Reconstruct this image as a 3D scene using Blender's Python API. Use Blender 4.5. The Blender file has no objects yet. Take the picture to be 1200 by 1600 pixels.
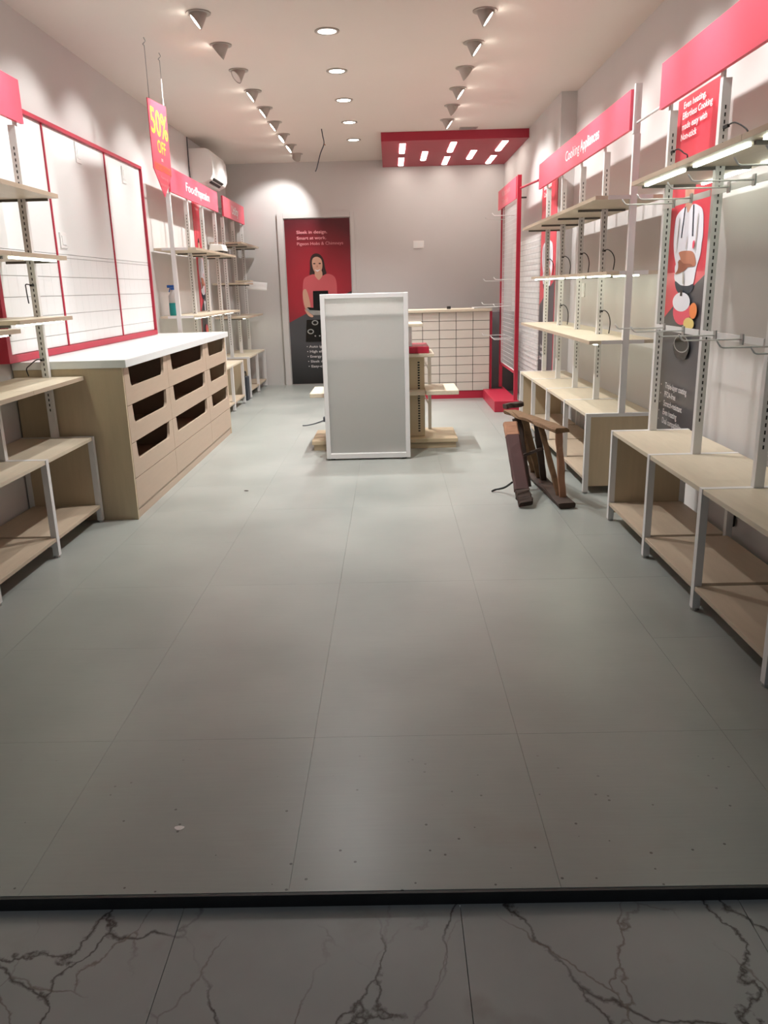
import bpy, bmesh, math, random
from mathutils import Matrix, Vector
random.seed(7)
SC = bpy.context.scene
COL = SC.collection
PI = math.pi

# ------------------------------------------------------------------ camera
def make_camera():
    f, pitch, roll, yaw, h = 1245.0, 0.27486, 0.02561, -0.0137, 1.36
    cp, sp, cy, sy = math.cos(pitch), math.sin(pitch), math.cos(yaw), math.sin(yaw)
    fw = Vector((sy * cp, cy * cp, -sp)); rt = Vector((cy, -sy, 0)); dn = fw.cross(rt)
    cr, sr = math.cos(roll), math.sin(roll)
    rt2 = rt * cr + dn * sr; dn2 = dn * cr - rt * sr
    cam = bpy.data.cameras.new('camera'); o = bpy.data.objects.new('camera', cam); COL.objects.link(o)
    m = Matrix((rt2, -dn2, -fw)).transposed().to_4x4(); m.translation = (0, 0, h)
    o.matrix_world = m
    cam.sensor_fit = 'VERTICAL'; cam.sensor_height = 36.0; cam.lens = f / 1600.0 * 36.0
    cam.clip_start = 0.05
    SC.camera = o
make_camera()

# ------------------------------------------------------------------ world, exposure
w = bpy.data.worlds.new('world'); SC.world = w; w.use_nodes = True
w.node_tree.nodes['Background'].inputs[0].default_value = (0.82, 0.90, 1.0, 1)
w.node_tree.nodes['Background'].inputs[1].default_value = 0.10
SC.view_settings.view_transform = 'Standard'; SC.view_settings.look = 'None'
SC.view_settings.gamma = 1.0; SC.view_settings.use_curve_mapping = False
SC.view_settings.exposure = 0.42
SPOT_W, DOWN_W, PANEL_E, LED_E = 48.0, 155.0, 12.0, 8.0
WARM = (1.0, 0.995, 0.975)
COOL = (0.97, 1.0, 0.95)

# ------------------------------------------------------------------ materials
def lin(c):
    return tuple((x / 12.92 if x <= 0.04045 else ((x + 0.055) / 1.055) ** 2.4) for x in (v / 255.0 for v in c))
MATS = {}
def mat(name, rgb, rough=0.5, metal=0.0, noise=None, emit=0.0, spec=0.5, bump=None, stretch=(1, 1, 1)):
    m = bpy.data.materials.new(name); m.use_nodes = True; nt = m.node_tree; b = nt.nodes['Principled BSDF']
    c = lin(rgb)
    b.inputs['Base Color'].default_value = (*c, 1); b.inputs['Roughness'].default_value = rough
    b.inputs['Metallic'].default_value = metal; b.inputs['Specular IOR Level'].default_value = spec
    if noise or bump:
        tc = nt.nodes.new('ShaderNodeTexCoord'); mp = nt.nodes.new('ShaderNodeMapping')
        mp.inputs['Scale'].default_value = stretch
        nz = nt.nodes.new('ShaderNodeTexNoise'); nz.inputs['Detail'].default_value = 5
        nt.links.new(tc.outputs['Object'], mp.inputs[0]); nt.links.new(mp.outputs[0], nz.inputs['Vector'])
        nz.inputs['Scale'].default_value = (noise or bump)[0]
        if noise:
            mx = nt.nodes.new('ShaderNodeMix'); mx.data_type = 'RGBA'
            a = noise[1]
            mx.inputs[6].default_value = (*[max(0, x * (1 - a)) for x in c], 1)
            mx.inputs[7].default_value = (*[min(1, x * (1 + a)) for x in c], 1)
            nt.links.new(nz.outputs['Fac'], mx.inputs[0]); nt.links.new(mx.outputs[2], b.inputs['Base Color'])
        if bump:
            bp = nt.nodes.new('ShaderNodeBump'); bp.inputs['Strength'].default_value = bump[1]; bp.inputs['Distance'].default_value = 0.002
            nt.links.new(nz.outputs['Fac'], bp.inputs['Height']); nt.links.new(bp.outputs[0], b.inputs['Normal'])
    if emit:
        b.inputs['Emission Color'].default_value = (*c, 1); b.inputs['Emission Strength'].default_value = emit
    MATS[name] = m
    return m
mat('wall_paint', (198, 194, 192), 0.75, noise=(3.0, 0.03), bump=(120, 0.08))
mat('ceiling_paint', (216, 207, 199), 0.8, noise=(2.0, 0.02))
mat('wood', (204, 191, 170), 0.42, noise=(6, 0.10), stretch=(9, 1, 9))
mat('wood_edge', (184, 166, 145), 0.5, noise=(8, 0.10), stretch=(6, 1, 6))
mat('wood_panel', (188, 170, 142), 0.5, noise=(5, 0.10), stretch=(9, 9, 1))
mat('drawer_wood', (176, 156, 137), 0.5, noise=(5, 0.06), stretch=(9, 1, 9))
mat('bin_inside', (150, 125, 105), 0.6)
mat('white_metal', (218, 216, 215), 0.35)
mat('white_top', (220, 223, 223), 0.3)
mat('white_panel', (230, 231, 230), 0.35)
mat('white_tile', (228, 229, 228), 0.3)
mat('grout', (176, 174, 172), 0.8)
mat('bracket_grey', (96, 90, 84), 0.5)
mat('floor_grout', (104, 104, 100), 0.9)
mat('dark_metal', (60, 58, 56), 0.45, metal=0.4)
mat('grey_metal', (170, 170, 168), 0.35, metal=0.6)
mat('black', (18, 18, 18), 0.5)
mat('black_gloss', (10, 10, 11), 0.2)
mat('red_sign', (226, 82, 104), 0.4)
mat('red_paint', (174, 36, 60), 0.4)
mat('red_bulkhead', (164, 40, 60), 0.55)
mat('red_poster', (214, 70, 84), 0.35)
mat('grey_poster', (74, 72, 76), 0.3)
mat('door_dark', (38, 36, 38), 0.3)
mat('text_white', (250, 240, 240), 0.5)
mat('text_pink', (226, 150, 156), 0.5)
mat('text_grey', (206, 200, 200), 0.5)
mat('text_yellow', (252, 208, 70), 0.5)
mat('text_orange', (240, 130, 70), 0.5)
mat('skin', (205, 158, 136), 0.6)
mat('skin_dark', (182, 122, 98), 0.6)
mat('forearm_skin', (150, 96, 76), 0.6)
mat('hair', (46, 28, 24), 0.6)
mat('pink_cloth', (200, 92, 98), 0.7)
mat('jacket_white', (224, 224, 232), 0.5)
mat('filler_grey', (128, 123, 126), 0.5)
mat('navy', (40, 44, 58), 0.6)
mat('food_orange', (226, 130, 70), 0.6)
mat('food_yellow', (220, 196, 120), 0.6)
mat('ring_grey', (168, 160, 152), 0.5)
mat('lamp_off', (206, 200, 192), 0.3)
mat('spot_emit', (255, 248, 236), 0.4, emit=16.0)
mat('down_emit', (255, 250, 242), 0.4, emit=14.0)
mat('panel_emit', (255, 247, 236), 0.4, emit=PANEL_E)
mat('led_emit', (246, 255, 238), 0.4, emit=LED_E)
mat('old_wood', (112, 84, 58), 0.8, noise=(14, 0.55), bump=(60, 0.5), stretch=(1, 6, 1))
mat('dark_wood', (58, 42, 34), 0.8, noise=(16, 0.7), bump=(60, 0.5))
mat('maroon_wood', (70, 38, 36), 0.7, noise=(9, 0.3), bump=(40, 0.3))
mat('bare_wood', (160, 116, 90), 0.8, noise=(14, 0.3))
mat('gondola_beige', (196, 176, 146), 0.45, noise=(4, 0.04))
mat('plastic_white', (232, 230, 228), 0.35)
mat('blue_plastic', (24, 84, 160), 0.3)
mat('teal_label', (20, 140, 140), 0.4)
mat('string', (150, 150, 150), 0.5)
mat('chain_white', (236, 236, 236), 0.3)
mat('case_grey', (52, 56, 64), 0.5)
mat('counter_tile', (204, 196, 186), 0.45, noise=(3, 0.04))
mat('joint_dark', (96, 90, 86), 0.8)
mat('step_black', (26, 28, 30), 0.45, noise=(30, 0.5))

def floor_material():
    m = bpy.data.materials.new('floor_tile_grey'); m.use_nodes = True; nt = m.node_tree; b = nt.nodes['Principled BSDF']
    N = nt.nodes.new; L = nt.links.new
    geo = N('ShaderNodeNewGeometry')
    n1 = N('ShaderNodeTexNoise'); n1.inputs['Scale'].default_value = 1.6; n1.inputs['Detail'].default_value = 6
    L(geo.outputs['Position'], n1.inputs['Vector'])
    r1 = N('ShaderNodeValToRGB'); r1.color_ramp.elements[0].position = .3; r1.color_ramp.elements[1].position = .75
    r1.color_ramp.elements[0].color = (*lin((141, 145, 141)), 1); r1.color_ramp.elements[1].color = (*lin((160, 163, 158)), 1)
    L(n1.outputs['Fac'], r1.inputs[0])
    # woven fine streaks of the tile print
    mp = N('ShaderNodeMapping'); mp.inputs['Scale'].default_value = (3, 60, 1); L(geo.outputs['Position'], mp.inputs[0])
    n2 = N('ShaderNodeTexNoise'); n2.inputs['Scale'].default_value = 2; n2.inputs['Detail'].default_value = 3; L(mp.outputs[0], n2.inputs['Vector'])
    mx = N('ShaderNodeMix'); mx.data_type = 'RGBA'; mx.blend_type = 'OVERLAY'; mx.inputs[0].default_value = .05
    L(r1.outputs[0], mx.inputs[6]); L(n2.outputs['Fac'], mx.inputs[7])
    # dirt specks and brown dusty stains carried in at the doorway
    vo = N('ShaderNodeTexVoronoi'); vo.inputs['Scale'].default_value = 26; L(geo.outputs['Position'], vo.inputs['Vector'])
    sz = N('ShaderNodeMath'); sz.operation = 'LESS_THAN'; sz.inputs[1].default_value = .10; L(vo.outputs['Distance'], sz.inputs[0])
    rs = N('ShaderNodeSeparateColor'); L(vo.outputs['Color'], rs.inputs[0])
    pk = N('ShaderNodeMath'); pk.operation = 'GREATER_THAN'; pk.inputs[1].default_value = .62; L(rs.outputs[0], pk.inputs[0])
    sp = N('ShaderNodeSeparateXYZ'); L(geo.outputs['Position'], sp.inputs[0])
    near = N('ShaderNodeMapRange'); near.inputs[1].default_value = 2.25; near.inputs[2].default_value = 1.75; L(sp.outputs[1], near.inputs[0])
    m1 = N('ShaderNodeMath'); m1.operation = 'MULTIPLY'; L(sz.outputs[0], m1.inputs[0]); L(pk.outputs[0], m1.inputs[1])
    m2 = N('ShaderNodeMath'); m2.operation = 'MULTIPLY'; L(m1.outputs[0], m2.inputs[0]); L(near.outputs[0], m2.inputs[1])
    m3 = N('ShaderNodeMath'); m3.operation = 'MULTIPLY'; m3.inputs[1].default_value = .75; L(m2.outputs[0], m3.inputs[0])
    mx2 = N('ShaderNodeMix'); mx2.data_type = 'RGBA'; L(m3.outputs[0], mx2.inputs[0]); L(mx.outputs[2], mx2.inputs[6])
    mx2.inputs[7].default_value = (*lin((52, 46, 42)), 1)
    n3 = N('ShaderNodeTexNoise'); n3.inputs['Scale'].default_value = 3.2; n3.inputs['Detail'].default_value = 7; L(geo.outputs['Position'], n3.inputs['Vector'])
    st = N('ShaderNodeMapRange'); st.inputs[1].default_value = .56; st.inputs[2].default_value = .72; st.inputs[4].default_value = .35; L(n3.outputs['Fac'], st.inputs[0])
    m4 = N('ShaderNodeMath'); m4.operation = 'MULTIPLY'; L(st.outputs[0], m4.inputs[0]); L(near.outputs[0], m4.inputs[1])
    mx3 = N('ShaderNodeMix'); mx3.data_type = 'RGBA'; L(m4.outputs[0], mx3.inputs[0]); L(mx2.outputs[2], mx3.inputs[6])
    mx3.inputs[7].default_value = (*lin((134, 116, 104)), 1)
    L(mx3.outputs[2], b.inputs['Base Color'])
    rr = N('ShaderNodeMapRange'); rr.inputs[3].default_value = .26; rr.inputs[4].default_value = .40; L(n1.outputs['Fac'], rr.inputs[0]); L(rr.outputs[0], b.inputs['Roughness'])
    MATS['floor_tile'] = m
floor_material()

def marble_material():
    m = bpy.data.materials.new('veined_marble'); m.use_nodes = True; nt = m.node_tree; b = nt.nodes['Principled BSDF']
    N = nt.nodes.new; L = nt.links.new
    geo = N('ShaderNodeNewGeometry')
    def warp(scale, amt):
        nz = N('ShaderNodeTexNoise'); nz.inputs['Scale'].default_value = scale; nz.inputs['Detail'].default_value = 6; nz.inputs['Roughness'].default_value = .55
        L(geo.outputs['Position'], nz.inputs['Vector'])
        s = N('ShaderNodeVectorMath'); s.operation = 'SUBTRACT'; s.inputs[1].default_value = (.5, .5, .5); L(nz.outputs['Color'], s.inputs[0])
        k = N('ShaderNodeVectorMath'); k.operation = 'SCALE'; k.inputs[3].default_value = amt; L(s.outputs[0], k.inputs[0])
        a = N('ShaderNodeVectorMath'); a.operation = 'ADD'; L(geo.outputs['Position'], a.inputs[0]); L(k.outputs[0], a.inputs[1])
        return a
    def veins(scale, amt, width, seedoff, keep):
        a = warp(4.0, amt)
        mp = N('ShaderNodeMapping'); mp.inputs['Location'].default_value = seedoff; mp.inputs['Rotation'].default_value = (0, 0, .5); mp.inputs['Scale'].default_value = (1.0, .62, 1)
        L(a.outputs[0], mp.inputs[0])
        v = N('ShaderNodeTexVoronoi'); v.feature = 'DISTANCE_TO_EDGE'; v.inputs['Scale'].default_value = scale; L(mp.outputs[0], v.inputs['Vector'])
        r = N('ShaderNodeMapRange'); r.inputs[1].default_value = 0; r.inputs[2].default_value = width; r.inputs[3].default_value = 1; r.inputs[4].default_value = 0
        L(v.outputs['Distance'], r.inputs[0])
        nz = N('ShaderNodeTexNoise'); nz.inputs['Scale'].default_value = 3.4; nz.inputs['Detail'].default_value = 3; L(mp.outputs[0], nz.inputs['Vector'])
        g = N('ShaderNodeMapRange'); g.inputs[1].default_value = keep; g.inputs[2].default_value = keep + .13; L(nz.outputs['Fac'], g.inputs[0])
        q = N('ShaderNodeMath'); q.operation = 'MULTIPLY'; L(r.outputs[0], q.inputs[0]); L(g.outputs[0], q.inputs[1])
        return q
    a = veins(2.7, .20, .011, (.3, .1, 0), .36); c = veins(4.4, .16, .013, (2.3, 4.1, 0), .42)
    base = N('ShaderNodeTexNoise'); base.inputs['Scale'].default_value = 2.2; base.inputs['Detail'].default_value = 6; L(geo.outputs['Position'], base.inputs['Vector'])
    rp = N('ShaderNodeValToRGB'); rp.color_ramp.elements[0].position = .3; rp.color_ramp.elements[1].position = .75
    rp.color_ramp.elements[0].color = (*lin((146, 148, 147)), 1); rp.color_ramp.elements[1].color = (*lin((170, 171, 169)), 1); L(base.outputs['Fac'], rp.inputs[0])
    mx = N('ShaderNodeMix'); mx.data_type = 'RGBA'; L(a.outputs[0], mx.inputs[0]); L(rp.outputs[0], mx.inputs[6]); mx.inputs[7].default_value = (*lin((52, 44, 40)), 1)
    h = N('ShaderNodeMath'); h.operation = 'MULTIPLY'; h.inputs[1].default_value = .8; L(c.outputs[0], h.inputs[0])
    mx2 = N('ShaderNodeMix'); mx2.data_type = 'RGBA'; L(h.outputs[0], mx2.inputs[0]); L(mx.outputs[2], mx2.inputs[6]); mx2.inputs[7].default_value = (*lin((96, 82, 72)), 1)
    sn = N('ShaderNodeTexNoise'); sn.inputs['Scale'].default_value = 4.5; sn.inputs['Detail'].default_value = 8; L(geo.outputs['Position'], sn.inputs['Vector'])
    sm = N('ShaderNodeMapRange'); sm.inputs[1].default_value = .60; sm.inputs[2].default_value = .78; sm.inputs[4].default_value = .55; L(sn.outputs['Fac'], sm.inputs[0])
    mx3 = N('ShaderNodeMix'); mx3.data_type = 'RGBA'; L(sm.outputs[0], mx3.inputs[0]); L(mx2.outputs[2], mx3.inputs[6]); mx3.inputs[7].default_value = (*lin((122, 108, 94)), 1)
    L(mx3.outputs[2], b.inputs['Base Color']); b.inputs['Roughness'].default_value = .4
    MATS['marble'] = m
marble_material()

def frosted_material():
    m = bpy.data.materials.new('frosted_white'); m.use_nodes = True; nt = m.node_tree
    b = nt.nodes['Principled BSDF']; b.inputs['Base Color'].default_value = (.70, .70, .68, 1); b.inputs['Roughness'].default_value = .3
    t = nt.nodes.new('ShaderNodeBsdfTranslucent'); t.inputs[0].default_value = (.84, .84, .82, 1)
    mx = nt.nodes.new('ShaderNodeMixShader'); mx.inputs[0].default_value = .6
    nt.links.new(b.outputs[0], mx.inputs[1]); nt.links.new(t.outputs[0], mx.inputs[2]); nt.links.new(mx.outputs[0], nt.nodes['Material Output'].inputs[0])
    MATS['frosted'] = m
frosted_material()

def brick_panel_material():
    m = bpy.data.materials.new('fine_grooved_white'); m.use_nodes = True; nt = m.node_tree; b = nt.nodes['Principled BSDF']
    geo = nt.nodes.new('ShaderNodeNewGeometry'); mp = nt.nodes.new('ShaderNodeMapping'); mp.inputs['Rotation'].default_value = (0, PI / 2, PI / 2)
    sx = nt.nodes.new('ShaderNodeSeparateXYZ'); cx = nt.nodes.new('ShaderNodeCombineXYZ')
    nt.links.new(geo.outputs['Position'], sx.inputs[0]); nt.links.new(sx.outputs[1], cx.inputs[0]); nt.links.new(sx.outputs[2], cx.inputs[1])
    br = nt.nodes.new('ShaderNodeTexBrick'); br.inputs['Scale'].default_value = 1.0
    br.inputs['Brick Width'].default_value = .2; br.inputs['Row Height'].default_value = .06; br.inputs['Mortar Size'].default_value = .004
    br.inputs['Color1'].default_value = (*lin((232, 232, 230)), 1); br.inputs['Color2'].default_value = (*lin((228, 228, 226)), 1); br.inputs['Mortar'].default_value = (*lin((190, 190, 190)), 1)
    nt.links.new(cx.outputs[0], br.inputs['Vector']); nt.links.new(br.outputs['Color'], b.inputs['Base Color']); b.inputs['Roughness'].default_value = .4
    MATS['brick_panel'] = m
brick_panel_material()

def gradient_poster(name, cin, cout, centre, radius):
    """radial blend on the door poster, centre colour to darker edges"""
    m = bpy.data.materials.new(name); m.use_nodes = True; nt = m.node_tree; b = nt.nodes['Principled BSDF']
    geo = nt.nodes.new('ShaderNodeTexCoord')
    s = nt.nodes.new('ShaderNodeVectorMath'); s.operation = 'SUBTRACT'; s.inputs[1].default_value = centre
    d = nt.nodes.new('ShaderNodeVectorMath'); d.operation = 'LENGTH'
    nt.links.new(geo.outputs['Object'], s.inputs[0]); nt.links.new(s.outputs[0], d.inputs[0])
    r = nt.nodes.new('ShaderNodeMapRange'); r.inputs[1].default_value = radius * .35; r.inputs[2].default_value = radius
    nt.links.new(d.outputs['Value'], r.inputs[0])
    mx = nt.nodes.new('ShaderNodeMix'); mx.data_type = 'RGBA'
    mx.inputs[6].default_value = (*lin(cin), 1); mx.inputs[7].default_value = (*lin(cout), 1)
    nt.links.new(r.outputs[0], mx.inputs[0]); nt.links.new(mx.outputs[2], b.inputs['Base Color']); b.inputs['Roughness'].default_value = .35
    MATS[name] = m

# ------------------------------------------------------------------ mesh helpers
class MB:
    def __init__(s): s.v = []; s.f = []
    def add(s, vs, fs):
        n = len(s.v); s.v += [tuple(p) for p in vs]; s.f += [tuple(i + n for i in f) for f in fs]; return s
    def box(s, x0, x1, y0, y1, z0, z1):
        x0, x1 = sorted((x0, x1)); y0, y1 = sorted((y0, y1)); z0, z1 = sorted((z0, z1))
        return s.add([(x0, y0, z0), (x1, y0, z0), (x1, y1, z0), (x0, y1, z0), (x0, y0, z1), (x1, y0, z1), (x1, y1, z1), (x0, y1, z1)],
                     [(0, 3, 2, 1), (4, 5, 6, 7), (0, 1, 5, 4), (1, 2, 6, 5), (2, 3, 7, 6), (3, 0, 4, 7)])
    def prism(s, pts, axis, a, b):
        """2-D outline extruded along axis: x -> pts are (y,z); y -> (x,z); z -> (x,y)"""
        def P(p, t):
            return (t, p[0], p[1]) if axis == 'x' else ((p[0], t, p[1]) if axis == 'y' else (p[0], p[1], t))
        n = len(pts)
        ar = sum(pts[i][0] * pts[(i + 1) % n][1] - pts[(i + 1) % n][0] * pts[i][1] for i in range(n))
        if (ar < 0) != (axis == 'y'): pts = pts[::-1]
        a, b = min(a, b), max(a, b)
        vs = [P(p, a) for p in pts] + [P(p, b) for p in pts]
        fs = [tuple(range(n - 1, -1, -1)), tuple(range(n, 2 * n))] + [(i, (i + 1) % n, n + (i + 1) % n, n + i) for i in range(n)]
        return s.add(vs, fs)
    def tube(s, path, r, n=8, cap=True):
        path = [Vector(p) for p in path]; rings = []
        for i, p in enumerate(path):
            t = (path[min(i + 1, len(path) - 1)] - path[max(i - 1, 0)]).normalized()
            u = t.orthogonal().normalized() if i == 0 else (u - t * u.dot(t)).normalized()
            v = t.cross(u)
            rr = r[i] if isinstance(r, (list, tuple)) else r
            rings.append([p + (u * math.cos(2 * PI * k / n) + v * math.sin(2 * PI * k / n)) * rr for k in range(n)])
        vs = [q for g in rings for q in g]; fs = []
        for i in range(len(rings) - 1):
            for k in range(n):
                fs.append((i * n + k, i * n + (k + 1) % n, (i + 1) * n + (k + 1) % n, (i + 1) * n + k))
        if cap: fs += [tuple(range(n - 1, -1, -1)), tuple(range((len(rings) - 1) * n, len(rings) * n))]
        return s.add(vs, fs)
    def bar(s, a, b, wdt, thk, side):
        """rectangular bar from a to b; wdt measured along 'side', thk across"""
        a, b = Vector(a), Vector(b); t = (b - a).normalized(); u = Vector(side); u = (u - t * u.dot(t)).normalized(); v = t.cross(u)
        c = [u * wdt / 2 + v * thk / 2, -u * wdt / 2 + v * thk / 2, -u * wdt / 2 - v * thk / 2, u * wdt / 2 - v * thk / 2]
        return s.add([a + q for q in c] + [b + q for q in c], [(0, 1, 2, 3), (7, 6, 5, 4), (0, 4, 5, 1), (1, 5, 6, 2), (2, 6, 7, 3), (3, 7, 4, 0)])
    def loft(s, rings, cap0=True, cap1=True):
        n = len(rings[0]); vs = [p for g in rings for p in g]; fs = []
        for i in range(len(rings) - 1):
            for k in range(n): fs.append((i * n + k, i * n + (k + 1) % n, (i + 1) * n + (k + 1) % n, (i + 1) * n + k))
        if cap0: fs.append(tuple(range(n - 1, -1, -1)))
        if cap1: fs.append(tuple(range((len(rings) - 1) * n, len(rings) * n)))
        return s.add(vs, fs)
    def mesh(s, name, m, off=(0, 0, 0), smooth=False):
        me = bpy.data.meshes.new(name); me.from_pydata([(x - off[0], y - off[1], z - off[2]) for x, y, z in s.v], [], s.f)
        me.materials.append(MATS[m]); me.update()
        if smooth:
            for p in me.polygons: p.use_smooth = len(p.vertices) == 4
        return me
    def build(s, name, m, parent=None, smooth=False, label=None, kind=None, bevel=0, off=None):
        o0 = root_loc(parent) if parent else (off or (0, 0, 0))
        o = bpy.data.objects.new(name, s.mesh(name, m, o0, smooth)); COL.objects.link(o)
        if parent: o.parent = parent
        else: o.location = o0
        if label: o['label'] = label
        if kind: o['kind'] = kind
        if bevel:
            b = o.modifiers.new('bevel', 'BEVEL'); b.width = bevel; b.segments = 2; b.limit_method = 'ANGLE'
        return o
def root_loc(p):
    l = Vector((0, 0, 0))
    while p: l += p.location; p = p.parent
    return tuple(l)
def tag(o, label, cat, group=None, kind=None):
    o['label'] = label; o['category'] = cat
    if group: o['group'] = group
    if kind: o['kind'] = kind
    return o
def thing(name, loc, label, cat, group=None, kind=None):
    o = bpy.data.objects.new(name, None); COL.objects.link(o); o.location = loc; o.empty_display_size = .1
    return tag(o, label, cat, group, kind)
def B(*a): return MB().box(*a)

def letters(txt, origin, right, up, width, height, m, parent, name='lettering', bold=0.0, label=None, lift=.0012):
    """text fitted into width x height (ascender to baseline); origin = left end of the baseline"""
    cu = bpy.data.curves.new('t', 'FONT'); cu.body = txt; cu.size = 1; cu.offset = bold; cu.resolution_u = 3
    to = bpy.data.objects.new('t', cu); COL.objects.link(to)
    dg = bpy.context.evaluated_depsgraph_get(); me = bpy.data.meshes.new_from_object(to.evaluated_get(dg))
    COL.objects.unlink(to); bpy.data.objects.remove(to)
    xs = [v.co.x for v in me.vertices]; x0, x1 = min(xs), max(xs)
    R, U = Vector(right), Vector(up); n = R.cross(U); O = Vector(origin) + n * lift - Vector(root_loc(parent))
    sx = width / (x1 - x0); sy = height / .70
    for v in me.vertices: v.co = O + R * ((v.co.x - x0) * sx) + U * (v.co.y * sy)
    me.materials.append(MATS[m]); me.name = name
    o = bpy.data.objects.new(name, me); COL.objects.link(o); o.parent = parent
    if label: o['label'] = label
    return o

class Sheet:
    """flat print on a plane; u to the right as read, v up, in metres"""
    def __init__(s, origin, right, up, parent): s.o, s.r, s.u, s.p = Vector(origin), Vector(right), Vector(up), parent; s.n = s.r.cross(s.u); s.k = 0
    def at(s, u, v, lift=0): return s.o + s.r * u + s.u * v + s.n * lift
    def poly(s, name, pts, m, smooth=True, label=None):
        s.k += 1
        if smooth: pts = curve(pts)
        return MB().add([s.at(u, v, .0006 * s.k) for u, v in pts], [tuple(range(len(pts)))]).build(name, m, s.p, label=label)
    def text(s, txt, u, v, width, h, m='text_white', bold=0.0):
        s.k += 1
        return letters(txt, s.at(u, v), s.r, s.u, width, h, m, s.p, bold=bold, lift=.0006 * s.k)
def curve(pts, n=4):
    out = []; N = len(pts)
    for i in range(N):
        p0, p1, p2, p3 = pts[i - 1], pts[i], pts[(i + 1) % N], pts[(i + 2) % N]
        for k in range(n):
            t = k / n
            out.append(tuple(.5 * (2 * b + (c - a) * t + (2 * a - 5 * b + 4 * c - d) * t * t + (3 * b - a - 3 * c + d) * t ** 3) for a, b, c, d in zip(p0, p1, p2, p3)))
    return out
def oval(cx, cy, rx, ry, n=20): return [(cx + rx * math.cos(2 * PI * k / n), cy + ry * math.sin(2 * PI * k / n)) for k in range(n)]

# ------------------------------------------------------------------ the setting
XL, XR, XR2, YF, YB, ZC, YJ = -2.26, 1.765, 1.62, 1.553, 11.9, 3.05, 8.1
S = lambda o, lab, cat: tag(o, lab, cat, kind='structure')
fl = S(B(XL, XR, YF + .002, YB, -.03, -.014).build('floor', 'floor_grout'), 'grey large-format tiled shop floor', 'floor')
tm = {}
def floor_tile(x0, x1, y0, y1):
    x0, x1 = max(x0, XL), min(x1, XR); y1 = min(y1, YB)
    if x1 - x0 < .02 or y1 - y0 < .02: return
    key = (round(x1 - x0, 3), round(y1 - y0, 3))
    if key not in tm: tm[key] = B(.0004, key[0] - .0004, .0004, key[1] - .0004, -.014, 0).mesh('floor_tile', 'floor_tile')
    o = bpy.data.objects.new('floor_tile', tm[key]); COL.objects.link(o); o.parent = fl; o.location = (x0, y0, 0)
for c in range(-4, 4):
    x0 = -.268 + c * .638
    if c in (-2, 2): ys = [YF + .003, 2.222] + [2.222 + .68 * k for k in range(1, 16)]
    else: ys = [YF + .003, 2.222] + [2.222 + 1.36 * k for k in range(1, 9)]
    for a, b in zip(ys, ys[1:]): floor_tile(x0, x0 + .638, a, b)
fo = S(B(-2.6, 2.6, -1.2, YF, -.06, -.049).build('floor_entrance', 'floor_grout'), 'veined grey marble paving outside the doorway', 'paving')
for c in range(-4, 4):
    for y0, y1 in ((-1.1, .25), (.25, YF - .004)):
        x0 = -.515 + .648 * c
        B(x0 + .0008, x0 + .6472, y0 + .0008, y1, -.049, -.034).build('marble_slab', 'marble', fo)
S(B(XL, XR, YF - .006, YF + .002, -.036, -.001).build('trim_1', 'step_black'), 'black edging strip along the doorway step', 'edging')
S(B(XL - .14, XL, YF, YB, -.03, ZC).build('wall_left', 'wall_paint'), 'pale grey painted side wall behind the drawer counter', 'wall')
S(MB().prism([(XR, YF), (XR, YJ), (XR2, YJ), (XR2, YB), (XR + .15, YB), (XR + .15, YF)], 'z', -.03, ZC).build('wall_right', 'wall_paint'), 'pale grey painted side wall with a shallow pier', 'wall')
S(B(XL - .14, XR + .15, YB, YB + .14, -.03, ZC).build('wall_back', 'wall_paint'), 'pale grey rear wall with the poster door', 'wall')
S(B(XL - .14, XR + .15, YF - .05, YB + .14, ZC, ZC + .06).build('ceiling', 'ceiling_paint'), 'plain off-white plaster ceiling', 'ceiling')

# back door with casing
d = thing('door_1', (-1.0, YB - .02, 0), 'grey flush rear door with a plain casing behind the poster', 'door', kind='structure')
B(-1.475, -.535, YB - .02, YB - .001, 0, 2.32).build('door_leaf', 'wall_paint', d)
B(-1.56, -1.477, YB - .045, YB - .001, 0, 2.39).build('door_casing', 'wall_paint', d)
B(-.533, -.48, YB - .03, YB - .001, 0, 2.39).build('door_casing', 'wall_paint', d)
B(-1.475, -.535, YB - .045, YB - .001, 2.322, 2.39).build('door_casing', 'wall_paint', d)

# red ceiling bulkhead
bk = S(B(-.06, XR2 - .002, 9.86, YB - .002, 2.955, ZC - .001).build('ceiling_bulkhead', 'red_bulkhead'), 'crimson dropped ceiling box above the cash counter', 'bulkhead')

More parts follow.
